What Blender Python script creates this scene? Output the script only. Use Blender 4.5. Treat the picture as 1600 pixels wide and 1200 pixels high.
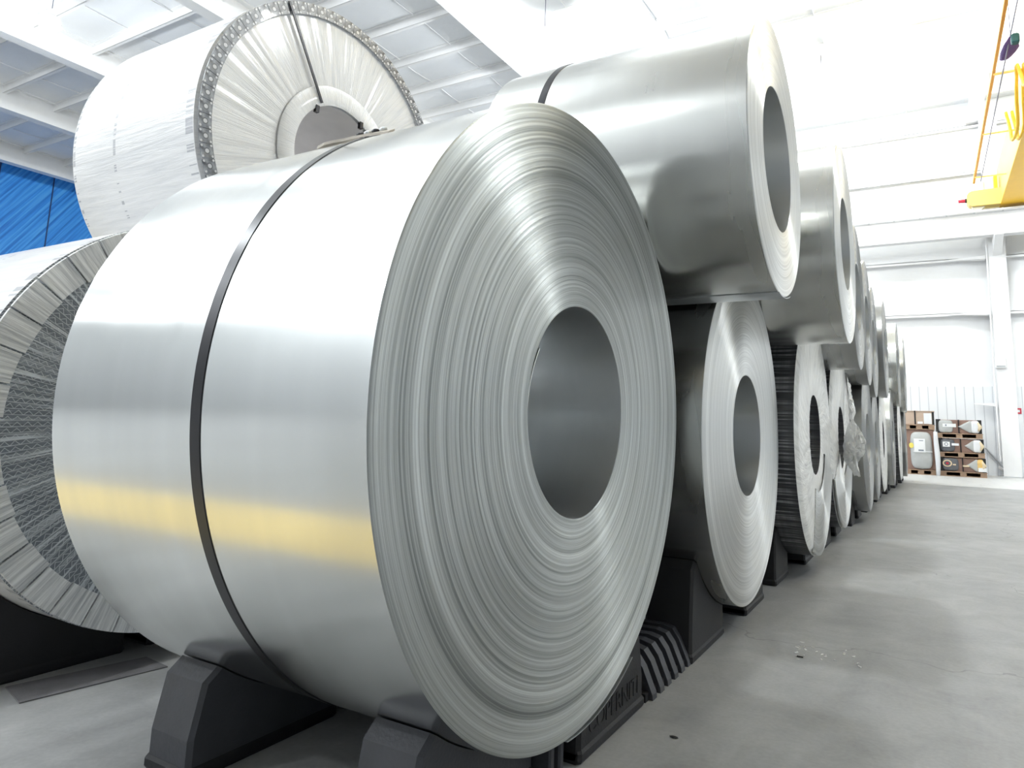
import bpy, math, random
from mathutils import Vector, Matrix
PI = math.pi
for o in list(bpy.data.objects): bpy.data.objects.remove(o)
scn = bpy.context.scene
C = scn.collection

# ------------------------------------------------------------------ camera, world, light, exposure
RV = Vector((0.87071852, 0.49078108, 0.03135583)); UV = Vector((0.04731319, -0.14706328, 0.98799487)); FV = Vector((-0.48950048, 0.85878189, 0.15127114))
CAM = Vector((0.955, 0.0, 1.0287)); FPX = 1066.3; PPX, PPY = 842.1, 497.2
cd = bpy.data.cameras.new('camera'); cam = bpy.data.objects.new('camera', cd); C.objects.link(cam)
cam.matrix_world = Matrix(((RV.x, UV.x, -FV.x, CAM.x), (RV.y, UV.y, -FV.y, CAM.y), (RV.z, UV.z, -FV.z, CAM.z), (0, 0, 0, 1)))
cd.sensor_width = 36; cd.lens = FPX / 1600 * 36; cd.shift_x = -(PPX - 800) / 1600; cd.shift_y = (PPY - 600) / 1600
cd.clip_start = 0.02; cd.clip_end = 200
scn.camera = cam
w = bpy.data.worlds.new('world'); scn.world = w; w.use_nodes = True
w.node_tree.nodes['Background'].inputs[0].default_value = (0.8, 0.9, 1, 1); w.node_tree.nodes['Background'].inputs[1].default_value = 0.3
scn.view_settings.view_transform = 'Standard'; scn.view_settings.look = 'None'; scn.view_settings.gamma = 1
scn.view_settings.use_curve_mapping = False
scn.view_settings.exposure = 0.15
LAMP_W = 620          # watts of one high-bay lamp
LAMPS = [(-15.8, 6.8), (-6.2, 12.4), (-6.2, 1.5), (3.9, 7.5), (3.9, 17.0), (-6.2, 19.2), (-6.2, -7), (3.9, 12.6), (-1.0, 17.6), (6.8, 8.8), (-0.6, 6.0), (-15.8, -3.5), (-11, -1.2), (-11, -7), (-15.8, -10), (-25.0, -6.5)]  # beyond the leading visible pair, unseen lamps added to brighten hall and reflections

def at(px, py, axis, val):            # a photo pixel (1600x1200) turned into the point of the place on a plane x, y or z = val
    d = RV * ((px - PPX) / FPX) - UV * ((py - PPY) / FPX) + FV
    return CAM + d * ((val - CAM[axis]) / d[axis])

# ------------------------------------------------------------------ tagging helpers
def tag(o, label=None, cat=None, group=None, kind=None):
    if label: o['label'] = label
    if cat: o['category'] = cat
    if group: o['group'] = group
    if kind: o['kind'] = kind
    return o
def empty(name, loc, label=None, cat=None, group=None, rz=0):
    o = bpy.data.objects.new(name, None); C.objects.link(o); o.location = loc; o.rotation_euler = (0, 0, rz); o.empty_display_size = .1
    return tag(o, label, cat, group)
class MB:
    def __init__(s): s.v = []; s.f = []
    def add(s, vs, fs):
        n = len(s.v); s.v += [tuple(p) for p in vs]; s.f += [tuple(i + n for i in f) for f in fs]; return s
    def box(s, x0, x1, y0, y1, z0, z1, b=0):
        if b <= 0:
            return s.add([(x, y, z) for x in (x0, x1) for y in (y0, y1) for z in (z0, z1)],
                         [(0, 1, 3, 2), (4, 6, 7, 5), (0, 4, 5, 1), (2, 3, 7, 6), (0, 2, 6, 4), (1, 5, 7, 3)])
        # bevelled in plan by stacking octagons
        def ring(i, z): return [(x0 + i + b, y0 + i, z), (x1 - i - b, y0 + i, z), (x1 - i, y0 + i + b, z), (x1 - i, y1 - i - b, z), (x1 - i - b, y1 - i, z), (x0 + i + b, y1 - i, z), (x0 + i, y1 - i - b, z), (x0 + i, y0 + i + b, z)]
        return s.loft([ring(b * .6, z0), ring(0, z0 + b), ring(0, z1 - b), ring(b * .6, z1)])
    def loft(s, rings, closed=True, caps=True):
        n = len(rings[0]); vs = [p for r in rings for p in r]; fs = []
        for i in range(len(rings) - 1):
            for j in range(n if closed else n - 1):
                k = (j + 1) % n; fs.append((i * n + j, i * n + k, (i + 1) * n + k, (i + 1) * n + j))
        if caps and closed: fs += [tuple(reversed(range(n))), tuple(range((len(rings) - 1) * n, len(rings) * n))]
        return s.add(vs, fs)
    def prism(s, prof, x0, x1, inset=0, cy=None, cz=None):      # profile of (y, z), extruded along x
        if inset:
            cy = sum(p[0] for p in prof) / len(prof); cz = sum(p[1] for p in prof) / len(prof)
            def sh(k): 
                return [(cy + (p[0] - cy) * (1 - k), cz + (p[1] - cz) * (1 - k)) for p in prof]
            e = inset
            return s.loft([[(x0, *p) for p in sh(e * 2.2)], [(x0 + e * .3, *p) for p in sh(0)], [(x1 - e * .3, *p) for p in sh(0)], [(x1, *p) for p in sh(e * 2.2)]])
        return s.loft([[(x0, *p) for p in prof], [(x1, *p) for p in prof]])
    def tube(s, pts, r, n=8, caps=True):
        pts = [Vector(p) for p in pts]; rings = []
        for i, p in enumerate(pts):
            t = (pts[min(i + 1, len(pts) - 1)] - pts[max(i - 1, 0)]).normalized()
            a = Vector((0, 0, 1)) if abs(t.z) < .9 else Vector((1, 0, 0))
            u = t.cross(a).normalized(); q = t.cross(u); rr = r[i] if isinstance(r, (list, tuple)) else r
            rings.append([p + (u * math.cos(2 * PI * k / n) + q * math.sin(2 * PI * k / n)) * rr for k in range(n)])
        return s.loft(rings, caps=caps)
    def lathe(s, prof, n=192, a0=0, a1=2 * PI):                # profile of (x, r) turned about the x axis
        full = abs(a1 - a0 - 2 * PI) < 1e-6; m = n if full else n + 1
        vs = [(x, r * math.cos(a0 + (a1 - a0) * k / n), r * math.sin(a0 + (a1 - a0) * k / n)) for x, r in prof for k in range(m)]; fs = []
        for i in range(len(prof) - 1):
            for j in range(n):
                k = (j + 1) % m; fs.append((i * m + j, i * m + k, (i + 1) * m + k, (i + 1) * m + j))
        return s.add(vs, fs)
    def sphere(s, c, r, n=12, sc=(1, 1, 1)):
        rings = [[(c[0] + sc[0] * r * math.sin(PI * i / n) * math.cos(2 * PI * k / n), c[1] + sc[1] * r * math.sin(PI * i / n) * math.sin(2 * PI * k / n), c[2] + sc[2] * r * math.cos(PI * i / n)) for k in range(n)] for i in range(1, n)]
        return s.loft(rings)
    def build(s, name, mat, parent=None, loc=(0, 0, 0), smooth=False, angle=None):
        me = bpy.data.meshes.new(name); me.from_pydata(s.v, [], s.f); me.update()
        if smooth:
            for p in me.polygons: p.use_smooth = True
            if angle: me.set_sharp_from_angle(angle=math.radians(angle))
        me.materials.append(mat)
        o = bpy.data.objects.new(name, me); C.objects.link(o); o.location = loc
        if parent: o.parent = parent
        return o

# ------------------------------------------------------------------ materials
class NT:
    def __init__(s, name):
        s.m = bpy.data.materials.new(name); s.m.use_nodes = True; s.t = s.m.node_tree; s.b = s.t.nodes['Principled BSDF']; s.cache = {}
    def n(s, typ, **k):
        nd = s.t.nodes.new(typ)
        for a, v in k.items(): setattr(nd, a, v)
        return nd
    def l(s, a, b): s.t.links.new(a, b)
    def put(s, inp, v):
        if isinstance(v, bpy.types.NodeSocket): s.l(v, inp)
        else: inp.default_value = v
    def math(s, op, a, b=None, c=None):
        nd = s.n('ShaderNodeMath', operation=op); s.put(nd.inputs[0], a)
        if b is not None: s.put(nd.inputs[1], b)
        if c is not None: s.put(nd.inputs[2], c)
        return nd.outputs[0]
    def obj(s):
        if 'obj' not in s.cache:
            tc = s.n('ShaderNodeTexCoord'); sp = s.n('ShaderNodeSeparateXYZ'); s.l(tc.outputs['Object'], sp.inputs[0])
            s.cache['obj'] = tc.outputs['Object']; s.cache['xyz'] = sp.outputs
        return s.cache['obj']
    def x(s): s.obj(); return s.cache['xyz'][0]
    def y(s): s.obj(); return s.cache['xyz'][1]
    def z(s): s.obj(); return s.cache['xyz'][2]
    def rad(s):
        if 'rad' not in s.cache: s.cache['rad'] = s.math('SQRT', s.math('ADD', s.math('MULTIPLY', s.y(), s.y()), s.math('MULTIPLY', s.z(), s.z())))
        return s.cache['rad']
    def theta(s):
        if 'th' not in s.cache: s.cache['th'] = s.math('ARCTAN2', s.z(), s.y())
        return s.cache['th']
    def comb(s, a, b, c):
        nd = s.n('ShaderNodeCombineXYZ'); s.put(nd.inputs[0], a); s.put(nd.inputs[1], b); s.put(nd.inputs[2], c); return nd.outputs[0]
    def noise(s, vec=None, scale=5, detail=3, rough=.5, w=None, dist=0):
        nd = s.n('ShaderNodeTexNoise'); nd.inputs['Scale'].default_value = scale; nd.inputs['Detail'].default_value = detail; nd.inputs['Roughness'].default_value = rough; nd.inputs['Distortion'].default_value = dist
        if w is not None: nd.noise_dimensions = '1D'; s.l(w, nd.inputs['W'])
        else: s.l(vec if vec is not None else s.obj(), nd.inputs['Vector'])
        return nd.outputs[0]
    def ramp(s, f, stops, interp='LINEAR'):
        nd = s.n('ShaderNodeValToRGB'); cr = nd.color_ramp; cr.interpolation = interp; s.l(f, nd.inputs[0])
        for i, (p, c) in enumerate(stops):
            e = cr.elements[i] if i < 2 else cr.elements.new(p); e.position = p; e.color = c if len(c) == 4 else (*c, 1)
        return nd.outputs[0]
    def mix(s, f, a, b, blend='MIX'):
        nd = s.n('ShaderNodeMix', data_type='RGBA', blend_type=blend); s.put(nd.inputs[0], f)
        for i, v in ((6, a), (7, b)): s.put(nd.inputs[i], v if isinstance(v, bpy.types.NodeSocket) else (*v[:3], 1))
        return nd.outputs[2]
    def map(s, f, a, b, c, d):
        nd = s.n('ShaderNodeMapRange'); s.l(f, nd.inputs[0])
        for i, v in enumerate((a, b, c, d)): nd.inputs[i + 1].default_value = v
        return nd.outputs[0]
    def bump(s, h, strength=.3, dist=.01):
        nd = s.n('ShaderNodeBump'); nd.inputs['Strength'].default_value = strength; nd.inputs['Distance'].default_value = dist; s.l(h, nd.inputs['Height']); s.l(nd.outputs[0], s.b.inputs['Normal'])
    def tangent(s, axis='X'):
        nd = s.n('ShaderNodeTangent', direction_type='RADIAL', axis=axis); s.l(nd.outputs[0], s.b.inputs['Tangent'])
    def set(s, **k):
        for a, v in k.items(): s.put(s.b.inputs[a.replace('_', ' ')], (*v, 1) if isinstance(v, tuple) and len(v) == 3 else v)
        return s
def plain(name, col, rough=.5, metal=0, var=.12, scale=6, bump=0):
    t = NT(name); n = t.noise(scale=scale, detail=4)
    t.set(Base_Color=t.mix(n, tuple(c * (1 - var) for c in col), tuple(min(1, c * (1 + var)) for c in col)), Roughness=rough, Metallic=metal)
    if bump: t.bump(t.noise(scale=scale * 12, detail=3), bump, .004)
    return t.m
M = {}
def steel_face(name, dark, light, rough=.38, anis=.95):
    t = NT(name); r = t.rad()
    ripple = t.noise(t.comb(t.math('MULTIPLY', r, 1), t.math('MULTIPLY', t.math('COSINE', t.theta()), .0018), t.math('MULTIPLY', t.math('SINE', t.theta()), .0018)), scale=120, detail=6, rough=.8)
    broad = t.noise(w=r, scale=17, detail=2)
    f = t.math('ADD', t.math('MULTIPLY', ripple, .82), t.math('MULTIPLY', broad, .18))
    t.set(Base_Color=t.ramp(f, [(.33, dark), (.5, tuple((a + b) / 2 for a, b in zip(dark, light))), (.66, light)]), Metallic=1.0, Roughness=t.map(ripple, .3, .7, rough + .08, rough - .06), Anisotropic=anis, Anisotropic_Rotation=.25)
    t.tangent(); t.bump(t.noise(t.comb(r, 0, 0), scale=330, detail=2), .25, .0006)
    return t.m
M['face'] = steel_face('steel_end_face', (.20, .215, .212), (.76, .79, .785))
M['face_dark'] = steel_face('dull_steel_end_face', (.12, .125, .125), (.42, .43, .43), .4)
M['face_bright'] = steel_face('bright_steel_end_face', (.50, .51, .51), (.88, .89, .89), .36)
def steel_body(name, col, rough=.15):
    t = NT(name); b = t.noise(w=t.x(), scale=7, detail=3); sm = t.noise(t.comb(t.math('MULTIPLY', t.x(), 2.2), t.y(), t.z()), scale=1.6, detail=1)
    f = t.math('ADD', t.math('MULTIPLY', b, .5), t.math('MULTIPLY', sm, .5))
    t.set(Base_Color=t.mix(t.map(f, .25, .75, 0, 1), tuple(c * .82 for c in col), col), Metallic=1.0, Roughness=t.map(f, .25, .75, rough + .10, rough), Anisotropic=.55, Anisotropic_Rotation=.25)
    t.tangent()
    return t.m
M['body'] = steel_body('rolled_steel_sheet', (.82, .835, .825))
M['body_warm'] = steel_body('rolled_steel_sheet_dull', (.76, .765, .74), .2)
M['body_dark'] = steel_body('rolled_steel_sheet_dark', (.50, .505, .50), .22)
M['bore'] = steel_body('steel_bore', (.80, .82, .83), .3)
M['strap'] = plain('dark_steel_strap', (.035, .035, .04), .3, .6)
M['edge'] = plain('sheared_steel_edge', (.62, .64, .65), .35, .9)
M['rubber'] = plain('black_rubber', (.014, .014, .017), .62, 0, .3, 9, .25)
M['rubber_worn'] = plain('worn_black_rubber', (.050, .052, .062), .5, 0, .35, 7, .3)
def film_face(name, hollow=None):
    t = NT(name); th, r = t.theta(), t.rad()
    c, s_ = t.math('COSINE', th), t.math('SINE', th)
    v = t.comb(t.math('MULTIPLY', c, 16), t.math('MULTIPLY', s_, 16), t.math('MULTIPLY', r, .8))
    n = t.noise(v, scale=4.5, detail=5, rough=.65, dist=.25); n2 = t.noise(v, scale=1.6, detail=3)
    t.set(Base_Color=t.ramp(n, [(.28, (.70, .72, .76)), (.42, (.88, .89, .91)), (.62, (.96, .96, .97))]), Roughness=t.map(n2, .3, .7, .22, .5), Coat_Weight=.4, Coat_Roughness=.15)
    t.bump(n, .35, .012); return t.m
M['film_face'] = film_face('radial_stretch_film')
def film_body():
    t = NT('wound_stretch_film'); th = t.theta()
    v = t.comb(t.math('MULTIPLY', t.x(), .7), t.math('MULTIPLY', t.math('COSINE', th), 9), t.math('MULTIPLY', t.math('SINE', th), 9))
    n = t.noise(v, scale=3, detail=5, rough=.65, dist=.5)
    # dashed bands of print showing through the film at three places along the coil
    dash = t.math('GREATER_THAN', t.noise(t.comb(0, t.math('MULTIPLY', t.math('COSINE', th), 30), t.math('MULTIPLY', t.math('SINE', th), 30)), scale=1.2, detail=2), .52)
    band = None
    for x0, hw in ((-.045, .02), (-.075, .010), (-.70, .011), (-1.10, .014)):
        b = t.math('LESS_THAN', t.math('ABSOLUTE', t.math('SUBTRACT', t.x(), x0)), hw); band = b if band is None else t.math('MAXIMUM', band, b)
    k = t.math('MULTIPLY', t.math('MULTIPLY', dash, band), .55)
    t.set(Base_Color=t.mix(k, t.ramp(n, [(.3, (.80, .81, .83)), (.55, (.93, .93, .94)), (.7, (.97, .97, .98))]), (.25, .26, .32)), Roughness=.32, Coat_Weight=.3)
    t.bump(n, .5, .012); return t.m
M['film_body'] = film_body()
def corrugated_face():
    t = NT('corrugated_wrap_under_film'); th, r = t.theta(), t.rad()
    # zigzag flutes in the radial / angular frame
    a = t.math('MULTIPLY', th, 70); tri = t.math('PINGPONG', t.math('ADD', t.math('MULTIPLY', r, 62), t.noise(scale=9, detail=2)), 1)
    wob = t.noise(scale=14, detail=2)
    zz = t.math('ABSOLUTE', t.math('SUBTRACT', t.math('FRACT', t.math('ADD', t.math('DIVIDE', a, 2.2), t.math('ADD', t.math('MULTIPLY', tri, .75), t.math('MULTIPLY', wob, .25)))), .5))
    row = t.math('ABSOLUTE', t.math('SUBTRACT', t.math('FRACT', t.math('ADD', t.math('DIVIDE', a, 2.2), t.math('MULTIPLY', wob, .25))), .5))
    flute = t.math('MAXIMUM', t.math('LESS_THAN', zz, .08), t.math('LESS_THAN', row, .05))
    strand = t.noise(t.comb(t.math('MULTIPLY', t.math('COSINE', th), 12), t.math('MULTIPLY', t.math('SINE', th), 12), t.math('MULTIPLY', r, .7)), scale=3.6, detail=5, rough=.68, dist=.2)
    low = t.math('MULTIPLY', t.math('GREATER_THAN', t.math('ADD', t.math('MULTIPLY', t.z(), -1), 0), .05), 1)
    base = t.mix(t.math('MULTIPLY', flute, .75), (.17, .19, .22), (.60, .63, .66))
    col = t.mix(t.map(strand, .50, .64, 0, .9), base, (.70, .74, .78))
    t.set(Base_Color=col, Roughness=.28, Coat_Weight=.6, Coat_Roughness=.12); t.bump(strand, .5, .012); return t.m
M['corrugated'] = corrugated_face()
def hatch_body():
    t = NT('ribbed_dark_wrap'); th = t.theta()
    rib = t.noise(t.comb(t.math('MULTIPLY', t.x(), .8), t.math('MULTIPLY', t.math('COSINE', th), 40), t.math('MULTIPLY', t.math('SINE', th), 40)), scale=1.7, detail=3, rough=.6)
    bands = t.noise(w=t.x(), scale=14, detail=2)
    t.set(Base_Color=t.mix(t.math('MULTIPLY', t.map(rib, .5, .6, 0, 1), t.map(bands, .35, .65, .25, 1)), (.05, .052, .058), (.5, .5, .52)), Roughness=.4, Coat_Weight=.2); t.bump(rib, .6, .01); return t.m
M['ribbed'] = hatch_body()
def white_wrap():
    t = NT('woven_white_wrap'); th, r = t.theta(), t.rad()
    v = t.comb(t.math('MULTIPLY', t.math('COSINE', t.math('ADD', th, t.math('MULTIPLY', r, .8))), 5), t.math('MULTIPLY', t.math('SINE', t.math('ADD', th, t.math('MULTIPLY', r, .8))), 5), t.math('MULTIPLY', r, 1.5))
    n = t.noise(v, scale=3.6, detail=5, rough=.6, dist=.3)
    t.set(Base_Color=t.ramp(n, [(.30, (.66, .66, .65)), (.5, (.82, .82, .80)), (.65, (.90, .90, .88))]), Roughness=.42, Coat_Weight=.2); t.bump(n, .6, .02); return t.m
M['white_wrap'] = white_wrap()
M['core'] = plain('grey_core', (.82, .80, .80), .6, 0, .2, 4, .2)
def band_mat():
    t = NT('pale_edge_band_under_film'); th = t.theta()
    st = t.noise(t.comb(t.math('MULTIPLY', t.math('COSINE', th), 14), t.math('MULTIPLY', t.math('SINE', th), 14), t.math('MULTIPLY', t.rad(), .7)), scale=4.2, detail=5, rough=.68, dist=.2)
    t.set(Base_Color=t.ramp(st, [(.34, (.42, .44, .47)), (.5, (.68, .69, .70)), (.64, (.88, .89, .90))]), Roughness=.3, Coat_Weight=.4); t.bump(st, .4, .01); return t.m
M['outer_band'] = band_mat()
def protector():
    t = NT('perforated_edge_protector')
    d = t.math('SQRT', t.math('ADD', t.math('MULTIPLY', t.y(), t.y()), t.math('MULTIPLY', t.z(), t.z())))
    ring = t.math('LESS_THAN', t.math('ABSOLUTE', t.math('SUBTRACT', d, .0135)), .0028)
    hole = t.math('LESS_THAN', d, .011)
    ay, az = t.math('ABSOLUTE', t.y()), t.math('ABSOLUTE', t.z())
    cy, cz = t.math('SUBTRACT', ay, .026), t.math('SUBTRACT', az, .026)
    corner = t.math('LESS_THAN', t.math('SQRT', t.math('ADD', t.math('MULTIPLY', cy, cy), t.math('MULTIPLY', cz, cz))), .006)
    open_ = t.math('MAXIMUM', hole, corner)
    mottle = t.noise(scale=25, detail=4)  # random mottling of the plate from dark to mid grey
    c = t.mix(open_, t.mix(t.map(mottle, .35, .65, 0, 1), (.05, .055, .07), (.34, .36, .40)), (.72, .73, .76)); c = t.mix(ring, c, (.10, .11, .13))
    t.set(Base_Color=c, Roughness=.3, Coat_Weight=.4); return t.m
M['protector'] = protector()
def concrete():
    t = NT('polished_concrete'); a = t.noise(scale=.55, detail=6, rough=.6); b = t.noise(t.comb(t.math('MULTIPLY', t.x(), 2.4), t.math('MULTIPLY', t.y(), .5), 0), scale=1.6, detail=5, rough=.6, dist=.6)
    fine = t.noise(scale=60, detail=3); f = t.math('ADD', t.math('MULTIPLY', a, .35), t.math('ADD', t.math('MULTIPLY', b, .3), t.math('ADD', t.math('MULTIPLY', t.noise(scale=3.5, detail=6, rough=.65, dist=.8), .25), t.math('MULTIPLY', fine, .10))))
    col = t.ramp(f, [(.34, (.20, .202, .203)), (.5, (.335, .338, .338)), (.64, (.46, .464, .464))])
    # pale coated apron before the far wall
    col = t.mix(t.math('GREATER_THAN', t.y(), 17.0), col, (.60, .60, .59))
    # hairline cracks
    cr = t.n('ShaderNodeTexVoronoi', feature='DISTANCE_TO_EDGE'); cr.inputs['Scale'].default_value = .42
    wv = t.noise(scale=2.2, detail=4); vm = t.n('ShaderNodeVectorMath', operation='MULTIPLY_ADD'); t.l(t.comb(wv, wv, 0), vm.inputs[0]); vm.inputs[1].default_value = (.7, .7, 0); t.l(t.obj(), vm.inputs[2]); t.l(vm.outputs[0], cr.inputs['Vector'])
    k = t.math('MULTIPLY', t.math('LESS_THAN', cr.outputs['Distance'], .0022), .35)
    col = t.mix(k, col, (.09, .09, .09))
    t.set(Base_Color=col, Roughness=t.map(b, .3, .7, .38, .6), Specular_IOR_Level=.4); t.bump(fine, .12, .002); return t.m
M['concrete'] = concrete()
M['white_paint'] = plain('white_painted_steel', (.86, .86, .86), .5, 0, .03)
M['white_wall'] = plain('white_wall_lining', (.88, .885, .89), .55, 0, .02, 2)
def liner():
    t = NT('ribbed_white_liner'); s_ = t.math('ABSOLUTE', t.math('SUBTRACT', t.math('FRACT', t.math('DIVIDE', t.x(), .22)), .5)); k = t.math('LESS_THAN', s_, .045)
    t.set(Base_Color=t.mix(k, (.84, .86, .88), (.60, .62, .65)), Roughness=.5); t.bump(t.math('SUBTRACT', 1, k), .5, .01); return t.m
M['liner'] = liner()
def ceiling_mat():
    t = NT('white_roof_insulation'); n = t.noise(scale=1.3, detail=4)
    t.set(Base_Color=t.mix(n, (.80, .82, .85), (.90, .91, .92)), Roughness=.5); t.bump(n, .5, .06); return t.m
M['ceiling'] = ceiling_mat()
def blue():
    t = NT('blue_sheeting'); d = t.math('ADD', t.math('MULTIPLY', t.y(), 1.5), t.math('MULTIPLY', t.z(), -1)); n = t.noise(t.comb(t.math('MULTIPLY', d, 3.2), t.math('MULTIPLY', t.y(), .25), 0), scale=1.6, detail=4)
    t.set(Base_Color=t.ramp(n, [(.38, (.02, .20, .66)), (.5, (.04, .31, .86)), (.62, (.09, .42, .93))]), Roughness=.45); t.bump(n, .6, .1); return t.m
M['blue'] = blue()
M['seam'] = plain('dark_seam', (.02, .05, .16), .6)
M['grey_wall'] = plain('grey_panel_wall', (.50, .51, .52), .6, 0, .05, 1)
M['yellow'] = plain('yellow_crane_paint', (.95, .56, .03), .42, 0, .05)
M['yellow_lit'] = plain('lit_yellow_paint', (.98, .74, .22), .42, 0, .05)  # crane yellow with the paleness of its lit side put into the colour
M['orange'] = plain('orange_track', (.90, .42, .05), .45)
M['red'] = plain('red_rubber', (.55, .03, .06), .5)
M['black'] = plain('black_iron', (.02, .02, .02), .5)
M['wire'] = plain('grey_wire', (.12, .12, .18), .4, .4)
M['purple'] = plain('purple_cloth', (.10, .045, .20), .7, 0, .4, 20)
M['teal'] = plain('dark_teal_block', (.02, .10, .10), .6)
M['floor_yellow'] = plain('yellow_floor_paint', (.80, .60, .22), .45, 0, .06, 9)
M['card'] = plain('brown_cardboard', (.30, .19, .15), .75, 0, .12, 8)
M['card_pale'] = plain('tan_cardboard', (.55, .42, .33), .75, 0, .1, 8)
M['pallet'] = plain('pallet_wood', (.42, .29, .20), .8, 0, .25, 12)
M['grey_bag'] = plain('clear_grey_bag', (.50, .51, .50), .28, 0, .15, 7)
M['dark_bag'] = plain('dark_grey_bag', (.12, .125, .14), .35, 0, .3, 10)
M['white_bag'] = plain('white_sleeve', (.82, .83, .85), .45, 0, .05)
M['cream'] = plain('cream_paper', (.80, .66, .45), .7, 0, .1)
M['paper'] = plain('white_label_paper', (.88, .88, .88), .7, 0, .02)
M['ink'] = plain('printed_grey', (.25, .28, .33), .7)
M['yel_sticker'] = plain('yellow_sticker', (.85, .72, .15), .6)
M['orange_roll'] = plain('orange_mottled_roll', (.85, .52, .18), .6, 0, .35, 14)
M['wood'] = plain('pale_wood', (.60, .54, .47), .7, 0, .2, 20)
M['pad'] = plain('worn_floor_pad', (.17, .165, .175), .8, 0, .4, 12, .3)
M['flake'] = plain('white_paint_flake', (.8, .8, .78), .6)
def emis(name, col, st):
    t = NT(name); t.set(Base_Color=col, Emission_Color=col, Emission_Strength=st); return t.m
M['lamp'] = emis('lamp_lens_glow', (1, .99, .97), 30)

# ------------------------------------------------------------------ the hall
YW, XL, XR, YB, H = 22.5, -30.2, 12.0, -13.0, 10.76
def struct(o): o['kind'] = 'structure'; return o
struct(MB().box(XL, XR, YB, YW + .1, -.2, 0).build('floor', M['concrete']))
struct(MB().box(XL, XR, YB, YW + .1, H, H + .15).build('ceiling', M['ceiling']))
struct(MB().box(XL - .1, XR, YW + .06, YW + .25, 2.36, H).build('wall_far', M['white_wall']))
struct(MB().box(XL, XR, YW - .02, YW + .06, 0, 2.40).build('trim_1', M['liner']))
struct(MB().box(XL - .2, XL, YB, YW, 0, H).build('wall_left', M['grey_wall']))
struct(MB().box(XR, XR + .2, YB, YW, 0, H).build('wall_right', M['grey_wall']))
struct(MB().box(XL, XR, YB - .2, YB, 0, H).build('wall_back', M['grey_wall']))
tarp = empty('blue_sheeting', (XL + .01, 0, 0), 'blue sheeting with dark vertical seams hung over the far left wall', 'sheeting')
MB().box(0, .045, 5.9, YW - .1, 0, H - .26).build('sheet', M['blue'], tarp)
for k, y in enumerate([YB + 1.9 * i for i in range(1, 19)]):
    if y > 6.5: MB().box(.04, .07, y - .02, y + .02, 0, H - .28).build('seam', M['seam'], tarp)
# tapered roof rafters along y: top flange at the deck, web, bottom flange
RX = [-28.55, -23.35, -18.35, -12.95, -7.75, -2.68, 2.5, 7.7]
for x in RX:
    r = empty('roof_rafter', (x, YB, H)); struct(r)
    d = .72; L = YW - YB - .02
    b = MB(); b.box(-.02, .02, 0, L, -d, 0); b.box(-.17, .17, 0, L, -.03, 0); b.build('web', M['white_paint'], r)
    MB().box(-.18, .18, 0, L, -d - .03, -d).build('bottom_flange', M['white_paint'], r)
    MB().box(-.17, -.02, 18.2, 18.22, -d, 0).box(.02, .17, 18.2, 18.22, -d, 0).build('stiffener', M['white_paint'], r)
yp = YB + .6
while yp < YW - .1:
    m = MB().box(XL, XR, yp - .01, yp + .01, H - .24, H); m.box(XL, XR, yp, yp + .085, H - .24, H - .222); m.box(XL, XR, yp - .085, yp, H - .02, H)
    struct(m.build('roof_purlin', M['white_paint'])); yp += 1.42
# sagging blanket seams between the purlins, two to a bay
rnd = random.Random(4)
for i in range(len(RX) - 1):
    for f in (.34, .67):
        x = RX[i] + (RX[i + 1] - RX[i]) * f; pts = []
        n = 90
        for j in range(n + 1):
            y = YB + (YW - YB) * j / n; pts.append((x + .03 * math.sin(j), y, H - .012 - .03 * abs(math.sin(PI * (y - YB - .6) / 1.42))))
        struct(MB().tube(pts, .014, 5).build('insulation_seam', M['white_paint']))
# columns on the far wall
for x in (-23.35, -18.3, -12.9, -7.75, -2.68, 2.82, 8.0):
    r = empty('wall_column', (x, YW - .28, 0)); struct(r)
    m = MB().box(-.2, .2, -.215, -.19, 0, 10.02); m.box(-.2, .2, .19, .215, 0, 10.02); m.box(-.012, .012, -.19, .19, 0, 10.02); m.build('column_shaft', M['white_paint'], r)
    MB().box(-.3, .3, -.3, .27, 0, .02).build('base_plate', M['edge'], r)
    MB().prism([(-1.15, 6.32), (-.2, 5.95), (-.2, 6.40), (-1.15, 6.40)], -.1, .1).build('runway_bracket', M['white_paint'], r)
# wall girts
for z in (4.45, 6.02, 8.55, 9.95):
    m = MB().box(XL, XR, YW - .18, YW + .06, z - .008, z + .008); m.box(XL, XR, YW - .18, YW - .165, z - .07, z + .008)
    struct(m.build('wall_girt', M['white_paint']))
for z, (a, b2) in ((4.36, (1.6, 2.55)), (5.93, (1.6, 2.55)), (1.86, (2.08, 2.6))):
    struct(MB().add([(a, YW - .2, z + .05), (b2, YW - .4, z - .02), (b2, YW - .4, z + .08), (a, YW - .2, z + .07), (a, YW - .16, z + .05), (b2, YW - .16, z - .02), (b2, YW - .16, z + .08), (a, YW - .16, z + .07)],
        [(0, 1, 2, 3), (4, 7, 6, 5), (0, 4, 5, 1), (3, 2, 6, 7), (0, 3, 7, 4), (1, 5, 6, 2)]).build('flange_brace', M['white_paint']))
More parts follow.
